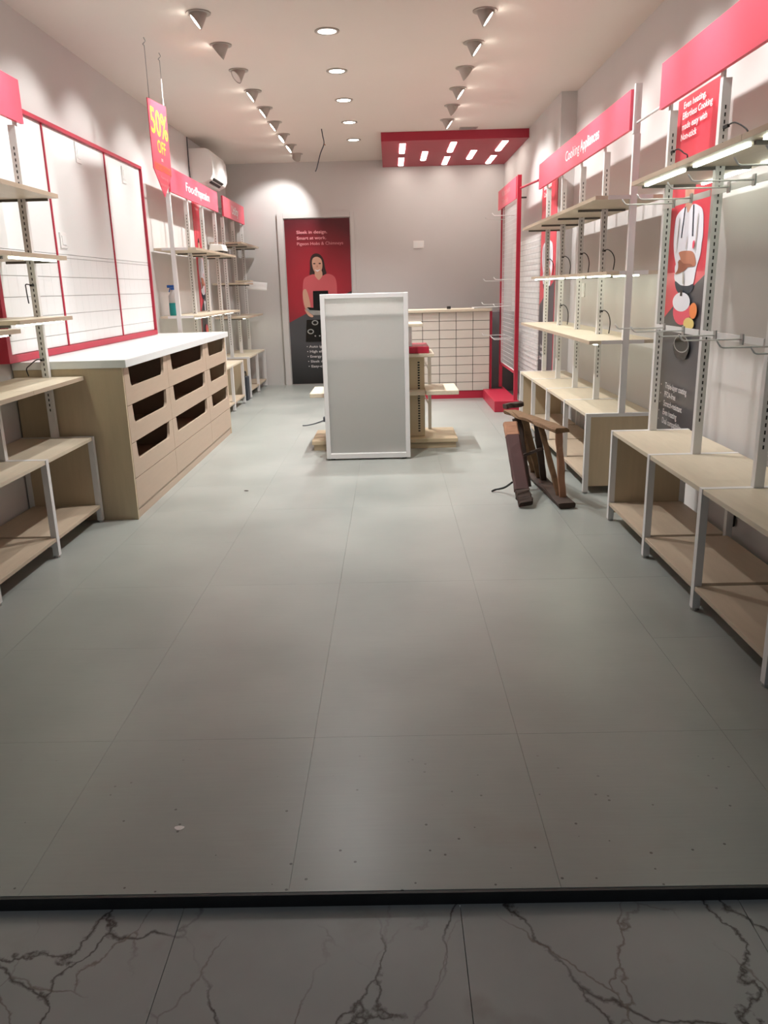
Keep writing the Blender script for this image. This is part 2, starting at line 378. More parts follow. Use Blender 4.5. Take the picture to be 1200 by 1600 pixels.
# ------------------------------------------------------------------ ceiling lights
def area(name, parent, loc, sx, sy, power, col):
    l = bpy.data.lights.new(name, 'AREA'); l.shape = 'RECTANGLE'; l.size = sx; l.size_y = sy; l.energy = power; l.color = col
    o = bpy.data.objects.new(name, l); COL.objects.link(o); o.parent = parent; o.location = Vector(loc) - Vector(root_loc(parent)); return o
def spot_parts():
    """wedge lamp: hinged at the -x rim, disc dropped by tilt; built at the origin below z=0"""
    n = 28; r = .055; T = math.radians(52)
    ring = MB().loft([[((r + .022) * math.cos(2 * PI * k / n), (r + .022) * math.sin(2 * PI * k / n), z) for k in range(n)] for z in (-.006, 0)])
    def disc(rr, push=0.0, tilt=T):
        out = []
        for k in range(n):
            x, y = r + rr * math.cos(2 * PI * k / n), rr * math.sin(2 * PI * k / n)   # distance from the hinge
            px, pz = x * math.cos(tilt), -x * math.sin(tilt)
            out.append((-r + px - push * math.sin(tilt), y, pz - .006 - push * math.cos(tilt)))
        return out
    top = [(r * math.cos(2 * PI * k / n), r * math.sin(2 * PI * k / n), -.006) for k in range(n)]
    body = MB().loft([top, disc(r), disc(r, .004), disc(r * .86, .004), disc(r * .86, -.001)], cap0=False, cap1=False)
    lens = MB().loft([disc(r * .86, 0.0), disc(r * .86, .001)])
    return ring, body, lens, T, r
rg, bd, ln, ST, SR = spot_parts()
AIM = math.radians(44)
SPOT_ME = [rg.mesh('ring', 'ring_grey', smooth=True), bd.mesh('housing', 'ring_grey', smooth=True), ln.mesh('lens', 'spot_emit'), ln.mesh('lens', 'lamp_off')]
ORD = ['first', 'second', 'third', 'fourth', 'fifth', 'sixth', 'seventh', 'eighth', 'ninth', 'tenth', 'eleventh', 'twelfth', 'thirteenth']
def ceiling_spot(x, y, rz, on, label, group, power):
    t = thing('ceiling_spotlight', (x, y, ZC), label, 'spotlight', group); t.rotation_euler = (0, 0, rz)
    for i, nm in enumerate(('ring', 'housing', 'lens')):
        o = bpy.data.objects.new(nm, SPOT_ME[i if (on or i < 2) else 3]); COL.objects.link(o); o.parent = t
    if on:
        l = bpy.data.lights.new('lamp', 'SPOT'); l.energy = power; l.color = WARM; l.spot_size = math.radians(74); l.spot_blend = .6; l.shadow_soft_size = .03
        o = bpy.data.objects.new('lamp', l); COL.objects.link(o); o.parent = t
        nrm = Vector((-math.sin(ST), 0, -math.cos(ST)))
        c = Vector((-SR + SR * math.cos(ST), 0, -.006 - SR * math.sin(ST)))
        aim = Vector((-math.sin(AIM), 0, -math.cos(AIM)))
        o.location = c + nrm * .012; o.rotation_euler = aim.to_track_quat('-Z', 'Y').to_euler()
# left row: rotation 0 faces the left wall; right row: pi faces the right wall
for k in range(-3, 9):
    y = 5.67 + .69 * k
    rot = {1: -.1, 2: .55, 6: .32, 7: .28, 8: -1.05}.get(k, .17)
    n = 8 - k
    ceiling_spot(-1.165, y, rot, k != 2, '%s conical spotlight from the rear wall in the drawer-counter row%s' % (ORD[n], ', switched off' if k == 2 else ''), 'conical spotlights over the drawer counter', SPOT_W)
for k in range(-3, 6):
    y = 5.786 + .693 * k
    rot = PI + {2: .25, 3: -.12, 4: .25}.get(k, -.08)
    ceiling_spot(.648, y, rot, True, '%s conical spotlight from the red ceiling box in the shelving row' % ORD[5 - k], 'conical spotlights over the open shelving', SPOT_W)
def disc_pts(r, z, n=24): return [(r * math.cos(2 * PI * k / n), r * math.sin(2 * PI * k / n), z) for k in range(n)]
DL = [MB().loft([disc_pts(.085, 0), disc_pts(.085, -.006), disc_pts(.066, -.008), disc_pts(.062, -.002)], True, False).mesh('rim', 'ring_grey', smooth=True),
      MB().loft([disc_pts(.061, -.001), disc_pts(.061, -.004)]).mesh('diffuser', 'down_emit')]
for k in range(-1, 5):
    t = thing('recessed_downlight', (-.388, 6.11 + 1.04 * k, ZC), '%s round downlight from the rear wall in the middle of the ceiling' % ORD[4 - k], 'downlight', 'round downlights along the middle')
    for me in DL:
        o = bpy.data.objects.new(me.name, me); COL.objects.link(o); o.parent = t
    l = bpy.data.lights.new('lamp', 'SPOT'); l.energy = DOWN_W; l.color = WARM; l.spot_size = math.radians(116); l.spot_blend = .9; l.shadow_soft_size = .035
    o = bpy.data.objects.new('lamp', l); COL.objects.link(o); o.parent = t; o.location = (0, 0, -.02)
names = {0: 'leftmost', 1: 'second', 2: 'middle', 3: 'fourth', 4: 'rightmost'}
for c, x in enumerate((.188, .475, .78, 1.075, 1.375)):
    for yc in ((10.37, 11.42) if c % 2 == 0 else (10.98,)):
        wh = ('nearer ' if yc < 11 else 'farther ') if c % 2 == 0 else 'single '
        t = thing('panel_light', (x, yc, 2.955), '%slit slot light in the %s column of the red ceiling box' % (wh, names[c]), 'panel light', 'slot lights in the red ceiling box')
        r = .034; L2 = .36
        out = [(x + r * math.cos(a), yc + (L2 - r if math.sin(a) > 0 else -(L2 - r)) + r * math.sin(a)) for a in [2 * PI * (k + .5) / 16 for k in range(16)]]
        MB().prism(out, 'z', 2.949, 2.9548).build('diffuser', 'panel_emit', t)
        B(x - .04, x + .04, yc - .365, yc - .361, 2.95, 2.9548).build('end_trim', 'red_paint', t)
vent = thing('ceiling_vent', (.92, 9.74, ZC), 'small slotted grey air vent in front of the red ceiling box', 'vent')
B(.82, 1.02, 9.68, 9.80, ZC - .006, ZC - .0005).build('vent_frame', 'ring_grey', vent)
for k in range(4): B(.835, 1.005, 9.695 + k * .026, 9.71 + k * .026, ZC - .009, ZC - .0062).build('louvre', 'grey_metal', vent)

# ------------------------------------------------------------------ shelving units
def shelving(name, label, side, xf, ys, uprights=None, shelves=(), zt=.535, ztop=2.2, header=None, ends=(), leads=(), depth=.44, post=.21, plain=False):
    """side +1 stands on the right wall, -1 on the left; ys = frame positions; u = depth from the front edge"""
    y0, y1 = ys[0], ys[-1]
    X = lambda u: xf + side * u
    t = thing(name, (X(depth / 2), (y0 + y1) / 2, 0), label, 'shelving')
    hw = .016
    for y in ys:
        yy = min(max(y, y0 + hw), y1 - hw)
        for u in (0, depth - .032):
            lg = B(X(u), X(u + .032), yy - hw, yy + hw, .012, zt - .022).build('leg', 'white_metal', t)
            MB().tube([(X(u + .016), yy, 0), (X(u + .016), yy, .012)], .018, 10).build('foot', 'grey_metal', lg)
        B(X(0), X(depth), yy - hw, yy + hw, zt - .022, zt).build('top_rail', 'white_metal', t)
        if not ((y == y0 and 'near' in ends) or (y == y1 and 'far' in ends)):
            B(X(.033), X(depth - .033), yy - hw, yy + hw, .06, .09).build('bottom_rail', 'white_metal', t)
        up = B(X(post), X(post + .04), yy - hw, yy + hw, zt + .001, ztop).build('upright', 'white_metal', t)
        if y == y0 and plain: continue
        sl = MB(); z = zt + .16
        while z < ztop - .12:
            sl.box(X(post + .017), X(post + .023), yy - hw - .0012, yy - hw + .002, z, z + .016); z += .03
        sl.build('slots', 'black', up, kind='stuff')
    for a, b in zip(ys, ys[1:]):
        a2 = max(a, y0) + hw + (hw if a == y0 else 0) + .001; b2 = b - hw - (hw if b == y1 else 0) - .001
        B(X(.003), X(depth - .003), a2, b2, zt - .022, zt - .001).build('bench_board', 'wood', t, bevel=.0015)
        B(X(.003), X(depth - .02), a2, b2, .092, .112).build('lower_board', 'wood_edge', t, bevel=.0015)
    for e in ends:
        ye = y0 + hw if e == 'near' else y1 - hw
        B(X(.0325), X(depth - .0325), ye - .013, ye + .013, .05, zt - .0225).build('end_panel', 'wood_panel', t)
    for sh in shelves:
        z, u0, u1 = sh['z'], sh.get('u0', 0.0), sh.get('u1', depth - .02)
        bays = sh.get('bays', range(len(ys) - 1))
        for i in bays:
            a, b = ys[i] + .0015, ys[i + 1] - .0015
            pa = hw + .002 + (hw if i == 0 else 0); pb = hw + .002 + (hw if i == len(ys) - 2 else 0)
            # outline in (u, y) with notches round the uprights
            n0, n1 = post - .002, post + .042
            pts = [(u0, a), (n0, a), (n0, a + pa), (n1, a + pa), (n1, a), (u1, a), (u1, b), (n1, b), (n1, b - pb), (n0, b - pb), (n0, b), (u0, b)]
            s_ = MB().prism([(X(u), y) for u, y in pts], 'z', z - .022, z).build('shelf_board', 'wood', t)
            B(X(u0 - .0015), X(u0 - .0002), a, b, z - .022, z).build('edge_band', 'wood_edge', s_)
            for yb, sg in ((a, 1), (b, -1)):
                if plain and i == 0 and sg > 0: continue
                yb2 = yb + sg * (.006 + (hw if (i == 0 and sg > 0) or (i == len(ys) - 2 and sg < 0) else 0))
                for ua, ub in ((u0 + .05, n0 - .001), (n1 + .001, u1 - .05)):
                    if ub - ua > .03: B(X(ua), X(ub), yb2 - .005, yb2 + .005, z - .036, z - .0225).build('bracket', sh.get('bm', 'bracket_grey'), s_)
            for ul in sh.get('led', ()):
                B(X(ul - .008), X(ul + .008), a + .06, b - .07, z - .032, z - .0225).build('led_tube', 'led_emit', s_)
        if plain:
            pe = 0 in bays
            if pe:
                for ua, ub in ((u0 + .075, post - .003), (post + .043, u1 - .075)):
                    B(X(ua), X(ub), y0 - .003, y0 + .0012, z - .023, z + .001).build('end_bracket', 'white_metal', t)
    if header:
        hy0, hy1, hz0, hz1, words = header
        s_ = B(X(post - .022), X(post - .002), hy0, hy1, hz0, hz1).build('header_sign', 'red_sign', t)
        for y in ys:
            yy = min(max(y, y0 + hw), y1 - hw)
            B(X(post), X(post + .012), yy - hw, yy + hw, ztop + .001, hz1 - .01).build('sign_bracket', 'white_metal', s_)
        right = (0, 1, 0) if side < 0 else (0, -1, 0)
        for txt, ys_, z0, wdt, h, bold in words:
            letters(txt, (X(post - .022), ys_, z0), right, (0, 0, 1), wdt, h, 'text_white', s_, bold=bold)
    for y, z, dy, dz in leads:
        x = X(post + .02)
        pth = [(x, y - hw - .03, z), (x + side * .01, y - .10, z + .005), (x + side * .03, y - .10 - dy * .5, z - .02), (x + side * .04, y - .10 - dy * .8, z - dz * .5), (x + side * .035, y - .10 - dy * .75, z - dz)]
        q = MB().tube(curve_open(pth), .0035, 6).build('power_lead', 'black', t)
        B(x - .006, x + .006, y - hw - .05, y - hw - .003, z - .006, z + .006).build('plug', 'black', q)
    return t, X
def curve_open(pts, n=5):
    P = [pts[0]] + list(pts) + [pts[-1]]; out = []
    for i in range(1, len(P) - 2):
        for k in range(n):
            t = k / n
            out.append(tuple(.5 * (2 * b + (c - a) * t + (2 * a - 5 * b + 4 * c - d) * t * t + (3 * b - a - 3 * c + d) * t ** 3) for a, b, c, d in zip(P[i - 1], P[i], P[i + 1], P[i + 2])))
    out.append(tuple(pts[-1])); return out
def prong(x0, x1, y, z, parent, side=-1, r=.0035):
    """peg hook along x from root x0 to x1 with an upturned tip"""
    s = 1 if x1 > x0 else -1
    return MB().tube([(x0, y, z), (x1 - s * .012, y, z), (x1 - s * .002, y, z + .004), (x1 + s * .014, y, z + .026)], r, 6).build('hook', 'white_metal', parent, smooth=True)

# R1: nearest unit on the right wall
ysR1 = [1.82, 2.50, 3.18, 3.865, 4.555]
R1, X1 = shelving('shelving_unit', 'open shelving nearest the doorway with hook rails under a blank red header', 1, 1.258, ysR1,
    shelves=[dict(z=1.865, u0=.04, led=(.095, .39))], header=(1.8, 4.64, 2.225, 2.445, ()), ends=('far',),
    leads=((4.555, 2.0, .07, .07), (3.865, 2.0, .1, .1)))
for zz in (1.735, 1.115):
    for i in range(1, 4):
        a, b = ysR1[i] + .02, ysR1[i + 1] - .02
        rl = B(1.462, 1.467, a, b, zz - .014, zz + .014).build('hook_rail', 'white_metal', R1)
        for fr in ((.34, .72) if zz > 1.5 else (.3, .74)):
            y = a + (b - a) * fr
            prong(1.460, 1.21, y, zz, rl); B(1.456, 1.4618, y - .014, y + .014, zz - .022, zz + .022).build('hook_plate', 'grey_metal', rl)

# R2: cooking appliances
ysR2 = [5.165, 5.85, 6.535, 7.22, 7.905]
R2, X2 = shelving('shelving_unit', 'open shelving with a red Cooking Appliances header', 1, 1.26, ysR2,
    shelves=[dict(z=1.86), dict(z=1.42, u0=.09, led=(.12, .30)), dict(z=1.0, led=(.06,))],
    header=(5.2, 8.2, 2.225, 2.445, (('Cooking', 7.0, 2.30, .49, .075, 0), ('Appliances', 6.48, 2.30, .56, .075, .018))), ends=('near', 'far'),
    plain=True, leads=((5.85, 1.565, .09, .13), (6.535, 1.57, .05, .14), (7.22, 1.57, .09, .15), (7.905, 1.57, .05, .14), (5.85, 1.16, .05, .15), (7.22, 1.17, .07, .16)), ztop=2.2)
B(X2(.205), X2(.245), 5.166, 5.196, 2.2005, 2.47).build('end_post', 'white_metal', R2)
MB().tube([(1.486, 5.165, 2.26), (1.486, 4.645, 2.26)], .007, 8).build('tie_bar', 'white_metal', R2)

# L1: nearest unit on the left wall
ysL1 = [2.02, 2.70, 3.385, 4.07, 4.76]
L1, Y1 = shelving('shelving_unit', 'open shelving beside the drawer counter nearest the doorway', -1, -1.81, ysL1,
    shelves=[dict(z=1.905, u0=.035), dict(z=1.575, u0=.03, led=(.07,)), dict(z=1.245, u0=.04, bays=(3,), led=(.08,)), dict(z=1.205, u0=.04, bays=(0, 1, 2), led=(.08,)), dict(z=.895, u0=.02)],
    header=(2.0, 4.80, 2.275, 2.495, ()), ends=('far',), ztop=2.26, leads=((4.76, 1.0, .1, .08), (4.76, 1.42, -.08, .1)))
# L3 / L4: beyond the counter
ysL3 = [7.955, 8.64, 9.325, 10.01]
L3, Y3 = shelving('shelving_unit', 'open shelving with a red Food Preparation header', -1, -1.835, ysL3, depth=.42, post=.2,
    shelves=[dict(z=1.77), dict(z=1.14, led=(.07,))], header=(7.93, 10.06, 2.265, 2.485, (('Food', 8.53, 2.335, .42, .085, 0), ('Preparation', 8.97, 2.335, .64, .085, .018))), ends=(), ztop=2.25, plain=True)
MB().tube([(-2.05, 10.02, 2.34), (-2.05, 10.44, 2.34)], .008, 8).build('tie_bar', 'grey_metal', L3)
MB().tube([(-2.05, 10.02, 2.28), (-2.05, 10.44, 2.28)], .008, 8).build('tie_bar', 'grey_metal', L3)
MB().tube([(-2.05, 7.954, 2.37), (-2.05, 7.69, 2.37)], .007, 8).build('tie_bar', 'white_metal', L3)
ysL4 = [10.45, 11.13, 11.82]
L4, Y4 = shelving('shelving_unit', 'short open shelving in the rear corner with a small red header', -1, -1.835, ysL4, depth=.42, post=.2,
    shelves=[dict(z=1.95), dict(z=1.46, bays=(0,)), dict(z=1.04, led=(.07,))], header=(10.38, 11.84, 2.25, 2.485, (('Utility', 10.92, 2.32, .46, .10, .018),)), ends=('near',), ztop=2.24)

# ------------------------------------------------------------------ drawer counter
C = thing('drawer_counter', (-1.93, 6.3, 0), 'beige wooden counter with nine open-fronted drawers and a white top', 'counter')
CX, CY0, CY1 = -1.6, 4.776, 7.84
top = B(-2.252, -1.572, 4.766, 7.87, .938, .985).build('countertop', 'white_top', C, bevel=.003, label='thick white laminate countertop')
B(-2.25, CX - .001, CY0, CY0 + .02, 0, .937).build('side_panel', 'wood_panel', C)
B(-2.25, CX - .001, CY1 - .02, CY1, 0, .937).build('side_panel', 'wood_panel', C)
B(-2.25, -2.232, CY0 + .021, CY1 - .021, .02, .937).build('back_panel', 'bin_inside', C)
B(-1.624, -1.607, CY0 + .021, CY1 - .021, 0, .062).build('plinth', 'drawer_wood', C)
cols = [(4.798, 5.749, 4.89, 5.66), (5.753, 6.964, 5.855, 6.885), (6.968, 7.818, 7.08, 7.79)]
for i, (a, b, oa, ob) in enumerate(cols):
    if i: B(-2.231, CX - .02, a - .009, a + .007, .065, .937).build('divider', 'bin_inside', C)
    for zt_, zb_, zo in ((.935, .7065, .81), (.7035, .4765, .585), (.4735, .257, .36)):
        r = .04
        arc = lambda cx, cz, a0, a1: [(cx + r * math.cos(a0 + (a1 - a0) * k / 5), cz + r * math.sin(a0 + (a1 - a0) * k / 5)) for k in range(6)]
        pts = [(a, zt_), (a, zb_), (b, zb_), (b, zt_), (ob, zt_)] + arc(ob - .012 - r, zo + r, 0, -PI / 2) + arc(oa + .012 + r, zo + r, -PI / 2, -PI) + [(oa, zt_)]
        dr = MB().prism(pts, 'x', CX - .018, CX).build('drawer', 'drawer_wood', C)
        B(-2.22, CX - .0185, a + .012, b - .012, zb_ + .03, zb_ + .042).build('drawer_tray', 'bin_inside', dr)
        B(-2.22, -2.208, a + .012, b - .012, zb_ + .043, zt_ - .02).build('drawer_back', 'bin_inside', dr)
    B(CX - .018, CX, a, b, .066, .253).build('bottom_panel', 'drawer_wood', C)

# ------------------------------------------------------------------ white wall display panel above the counter
WP = thing('wall_display_panel', (-2.22, 6.14, 1.0), 'white display panel with a thin red frame above the drawer counter', 'wall panel')
PY = (4.63, 5.57, 6.735, 7.67); PX = -2.215
B(-2.259, PX, PY[0] + .045, PY[3] - .02, 1.63, 2.425).build('upper_sheet', 'white_panel', WP)
B(-2.259, PX - .004, PY[0] + .045, PY[3] - .02, 1.03, 1.628).build('backing', 'grout', WP)
ZT = [1.032, 1.108, 1.238, 1.358, 1.48, 1.606, 1.629]
tile_me = {}
for r in range(len(ZT) - 1):
    y = PY[0] + .047
    while y < PY[3] - .03:
        y2 = min(y + .125, PY[3] - .022); key = (round(y2 - y, 4), r)
        if key not in tile_me: tile_me[key] = B(-.004, 0, .0004, key[0] - .0004, .002, ZT[r + 1] - ZT[r] - .002).mesh('tile', 'white_tile')
        o = bpy.data.objects.new('tile', tile_me[key]); COL.objects.link(o); o.parent = WP
        o.location = Vector((PX, y, ZT[r])) - WP.location
        y = y2
def fbar(y0, y1, z0, z1, dx=.022): B(-2.2595, PX + dx, y0, y1, z0, z1).build('frame_bar', 'red_paint', WP, label='red frame strip')
fbar(PY[0], PY[0] + .044, .988, 2.45); fbar(PY[3] - .02, PY[3], .988, 2.45)
fbar(PY[0] + .044, PY[3] - .02, .988, 1.029); fbar(PY[0] + .044, PY[3] - .02, 2.426, 2.45)
for y in PY[1:3]: B(PX + .0005, PX + .008, y - .009, y + .009, 1.03, 2.425).build('divider_strip', 'red_paint', WP)
def wall_plate(name, loc, axis, w_, h_, label, gang=2):
    t = thing(name, loc, label, 'wall socket', 'white wall plates')
    x, y, z = loc
    if axis == 'x+': bx = lambda u0, u1, v0, v1, d0, d1: B(x + d0, x + d1, y + u0, y + u1, z + v0, z + v1)
    elif axis == 'x-': bx = lambda u0, u1, v0, v1, d0, d1: B(x - d1, x - d0, y + u0, y + u1, z + v0, z + v1)
    else: bx = lambda u0, u1, v0, v1, d0, d1: B(x + u0, x + u1, y - d1, y - d0, z + v0, z + v1)
    bx(-w_ / 2, w_ / 2, -h_ / 2, h_ / 2, .0005, .01).build('cover_plate', 'plastic_white', t, bevel=.002)
    for k in range(gang):
        u = -w_ / 2 + w_ * (k + .5) / gang
        bx(u - w_ / gang * .32, u + w_ / gang * .32, -h_ * .3, h_ * .3, .0102, .014).build('switch', 'white_panel', t)
wall_plate('wall_socket', (PX, 6.17, 2.34), 'x+', .09, .14, 'blank white plate high on the middle bay of the framed panel', 1)
wall_plate('wall_socket', (PX, 7.19, 2.32), 'x+', .09, .13, 'blank white plate high on the far bay of the framed panel', 1)
wall_plate('wall_socket', (PX, 5.70, 1.72), 'x+', .11, .10, 'white plate low on the framed panel just above its grid of tiles', 1)
wall_plate('wall_socket', (.424, YB, 1.93), 'y', .15, .10, 'double white socket plate alone on the rear wall', 2)
wall_plate('wall_socket', (XR, 7.54, 1.29), 'x-', .12, .12, 'white socket plate behind the Cooking Appliances shelving', 1)

# ------------------------------------------------------------------ air conditioner
A = thing('air_conditioner', (-2.12, 10.2, 2.56), 'white split air conditioner high on the wall in the rear corner', 'air conditioner')
prof = [(-2.259, 2.565), (-2.259, 2.93), (-2.06, 2.93), (-2.02, 2.915), (-1.995, 2.86), (-1.985, 2.72), (-1.99, 2.655), (-2.02, 2.60), (-2.10, 2.565)]
MB().prism(prof, 'y', 9.80, 10.64).build('body', 'plastic_white', A, bevel=.004)
for z0 in (2.588, 2.617): MB().bar((-2.045 + (z0 - 2.588) * 1.2, 9.90, z0 - .006), (-2.045 + (z0 - 2.588) * 1.2, 10.42, z0 - .006), .03, .012, (1, 0, .6)).build('outlet', 'black', A)
for k in range(1): MB().bar((-2.085 + k * .05, 9.87, 2.556 + k * .012), (-2.085 + k * .05, 10.57, 2.556 + k * .012), .03, .003, (1, 0, .2)).build('louvre', 'plastic_white', A)
MB().tube([(-2.25, 9.79, 2.56), (-2.25, 9.77, 2.75), (-2.25, 9.78, 3.045)], .006, 6).build('power_cord', 'case_grey', A)

# ------------------------------------------------------------------ hanging sale sign
HS = thing('hanging_sale_sign', (-1.65, 6.31, 2.04), 'red 50% OFF pennant hanging on strings from the ceiling', 'sale sign')
MB().prism([(6.07, 2.664), (6.555, 2.70), (6.555, 2.225), (6.31, 2.043), (6.07, 2.215)], 'x', -1.653, -1.647).build('pennant', 'red_sign', HS)
sh = Sheet((-1.647, 6.07, 2.05), (0, 1, 0), (0, 0, 1), HS)
sh.text('50%', .03, .405, .44, .17, 'text_yellow', .012)
sh.text('OFF', .15, .29, .22, .085, 'text_yellow', .012)
sh.text('on', .215, .235, .05, .03, 'text_white')
sh.text('SELECTED PRODUCTS', .03, .165, .44, .045, 'text_orange', .01)
sh.text('Hurry up', .15, .112, .20, .022, 'text_pink')
sh.text('Limited period offer', .13, .066, .25, .02, 'text_pink')
for y, z in ((6.13, 2.668), (6.51, 2.697)):
    MB().tube([(-1.65, y, z), (-1.65, y, 3.0)], .0022, 5).build('string', 'string', HS)
    MB().tube(curve_open([(-1.65, y, 3.0), (-1.662, y + .012, 3.012), (-1.65, y + .018, 3.026), (-1.64, y, 3.028), (-1.65, y, ZC)]), .0025, 5).build('ceiling_hook', 'grey_metal', HS)
ch = MB()
for k in range(22): ch.add([(x, y, z) for x, y, z in [(-1.65 + .005 * math.cos(a) * (k % 2), 6.51 + .005 * math.cos(a) * ((k + 1) % 2), 2.70 + k * .0085 + .006 * math.sin(a)) for a in [2 * PI * j / 6 for j in range(6)]]], [tuple(range(6))])
MB().tube([(-1.65, 6.51, 2.699), (-1.652, 6.512, 2.78), (-1.65, 6.51, 2.88)], .0045, 5).build('bead_chain', 'chain_white', HS)

# dangling wire
DW = thing('dangling_wire', (-.71, 9.55, ZC), 'loose grey wire hanging from the ceiling near the rear wall', 'wire')
MB().tube(curve_open([(-.71, 9.56, ZC), (-.70, 9.56, 2.98), (-.69, 9.57, 2.90), (-.735, 9.57, 2.80), (-.78, 9.58, 2.66), (-.80, 9.58, 2.62)]), .006, 6).build('wire_strand', 'case_grey', DW)
MB().tube([(-.69, 9.57, 2.90), (-.675, 9.57, 2.885)], .006, 6).build('wire_end', 'bare_wood', DW)

# ------------------------------------------------------------------ door poster
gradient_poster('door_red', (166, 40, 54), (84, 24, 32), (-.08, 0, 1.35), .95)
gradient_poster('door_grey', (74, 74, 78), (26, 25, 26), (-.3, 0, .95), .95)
DP = thing('door_poster', (-1.0, YB - .021, 0), 'tall red and black poster of a woman holding a laptop on the rear door', 'poster')
py0 = YB - .026
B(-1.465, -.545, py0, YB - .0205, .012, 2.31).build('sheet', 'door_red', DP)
s = Sheet((-1.465, py0, .012), (1, 0, 0), (0, 0, 1), DP)
W_, H_ = .92, 2.298
def D(pts):      # poster artwork in units of the poster width / height, v measured from the top
    return [(u * W_, (1 - v) * H_) for u, v in pts]
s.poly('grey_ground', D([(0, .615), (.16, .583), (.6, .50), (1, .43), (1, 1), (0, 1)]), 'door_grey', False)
s.poly('hair', D([(.36, .335), (.365, .29), (.37, .245), (.40, .215), (.46, .202), (.53, .21), (.58, .24), (.60, .29), (.615, .325), (.54, .335), (.45, .33)]), 'hair')
s.poly('blouse', D([(.42, .325), (.33, .335), (.26, .355), (.235, .42), (.23, .49), (.28, .55), (.37, .55), (.75, .55), (.77, .45), (.765, .37), (.72, .335), (.62, .325), (.52, .34)]), 'pink_cloth')
s.poly('neck', D([(.45, .30), (.535, .30), (.555, .33), (.53, .348), (.495, .36), (.46, .348), (.435, .33)]), 'skin')
s.poly('face', D([(.40, .255), (.42, .23), (.48, .222), (.54, .235), (.56, .265), (.55, .295), (.51, .322), (.46, .322), (.415, .295)]), 'skin')
for u in (.435, .52): s.poly('eye', [(a * W_ + 0, (1 - b) * H_) for a, b in oval(u, .262, .02, .004, 10)], 'hair', False)
s.poly('nose', D([(.478, .268), (.49, .283), (.468, .284)]), 'skin_dark', False)
s.poly('mouth', D([(.44, .297), (.48, .302), (.525, .296), (.48, .31)]), 'jacket_white')
s.poly('forearm', D([(.235, .43), (.29, .415), (.335, .48), (.345, .545), (.30, .555), (.25, .51)]), 'skin')
s.poly('laptop_screen', D([(.395, .425), (.63, .425), (.66, .545), (.39, .54)]), 'black_gloss', False)
s.poly('laptop_base', D([(.27, .528), (.70, .548), (.70, .572), (.38, .572), (.29, .545)]), 'grey_metal', False)
s.poly('laptop_keys', D([(.29, .522), (.64, .54), (.64, .55), (.33, .54)]), 'black_gloss', False)
s.poly('hand', D([(.25, .535), (.30, .55), (.38, .575), (.36, .585), (.30, .572)]), 'skin')
s.poly('hob', D([(.275, .60), (.80, .60), (.84, .735), (.245, .735)]), 'black_gloss', False)
for cu, cv in ((.33, .672), (.405, .618), (.66, .618), (.7, .672)):
    ring_ = oval(cu, cv, .052, .016, 16); inn = oval(cu, cv, .034, .010, 16)
    s.k += 1
    pts = [s.at(a * W_, (1 - b) * H_, .0006 * s.k) for a, b in ring_] + [s.at(a * W_, (1 - b) * H_, .0006 * s.k) for a, b in inn]
    MB().add(pts, [(k, (k + 1) % 16, 16 + (k + 1) % 16, 16 + k) for k in range(16)]).build('burner_ring', 'grey_metal', DP)
for cu in (.40, .47, .55, .63): s.poly('knob', [(a * W_, (1 - b) * H_) for a, b in oval(cu, .70, .013, .005, 10)], 'grey_metal', False)
for txt, v, wd, bo in (('Sleek in design.', .086, .47, .014), ('Smart at work.', .120, .45, .014), ('Pigeon Hobs & Chimneys', .153, .71, .0)):
    s.text(txt, .185 * W_, (1 - v) * H_, wd * W_, .042, 'text_pink', bo)
for i, txt in enumerate(('• Auto ignition', '• High efficiency', '• Energy saving', '• Sleek design', '• Easy-clean')):
    s.text(txt, (.255 + .004 * i) * W_, (1 - .772 - .031 * i) * H_, (.40, .44, .40, .37, .33)[i] * W_, .034, 'text_grey', .014)

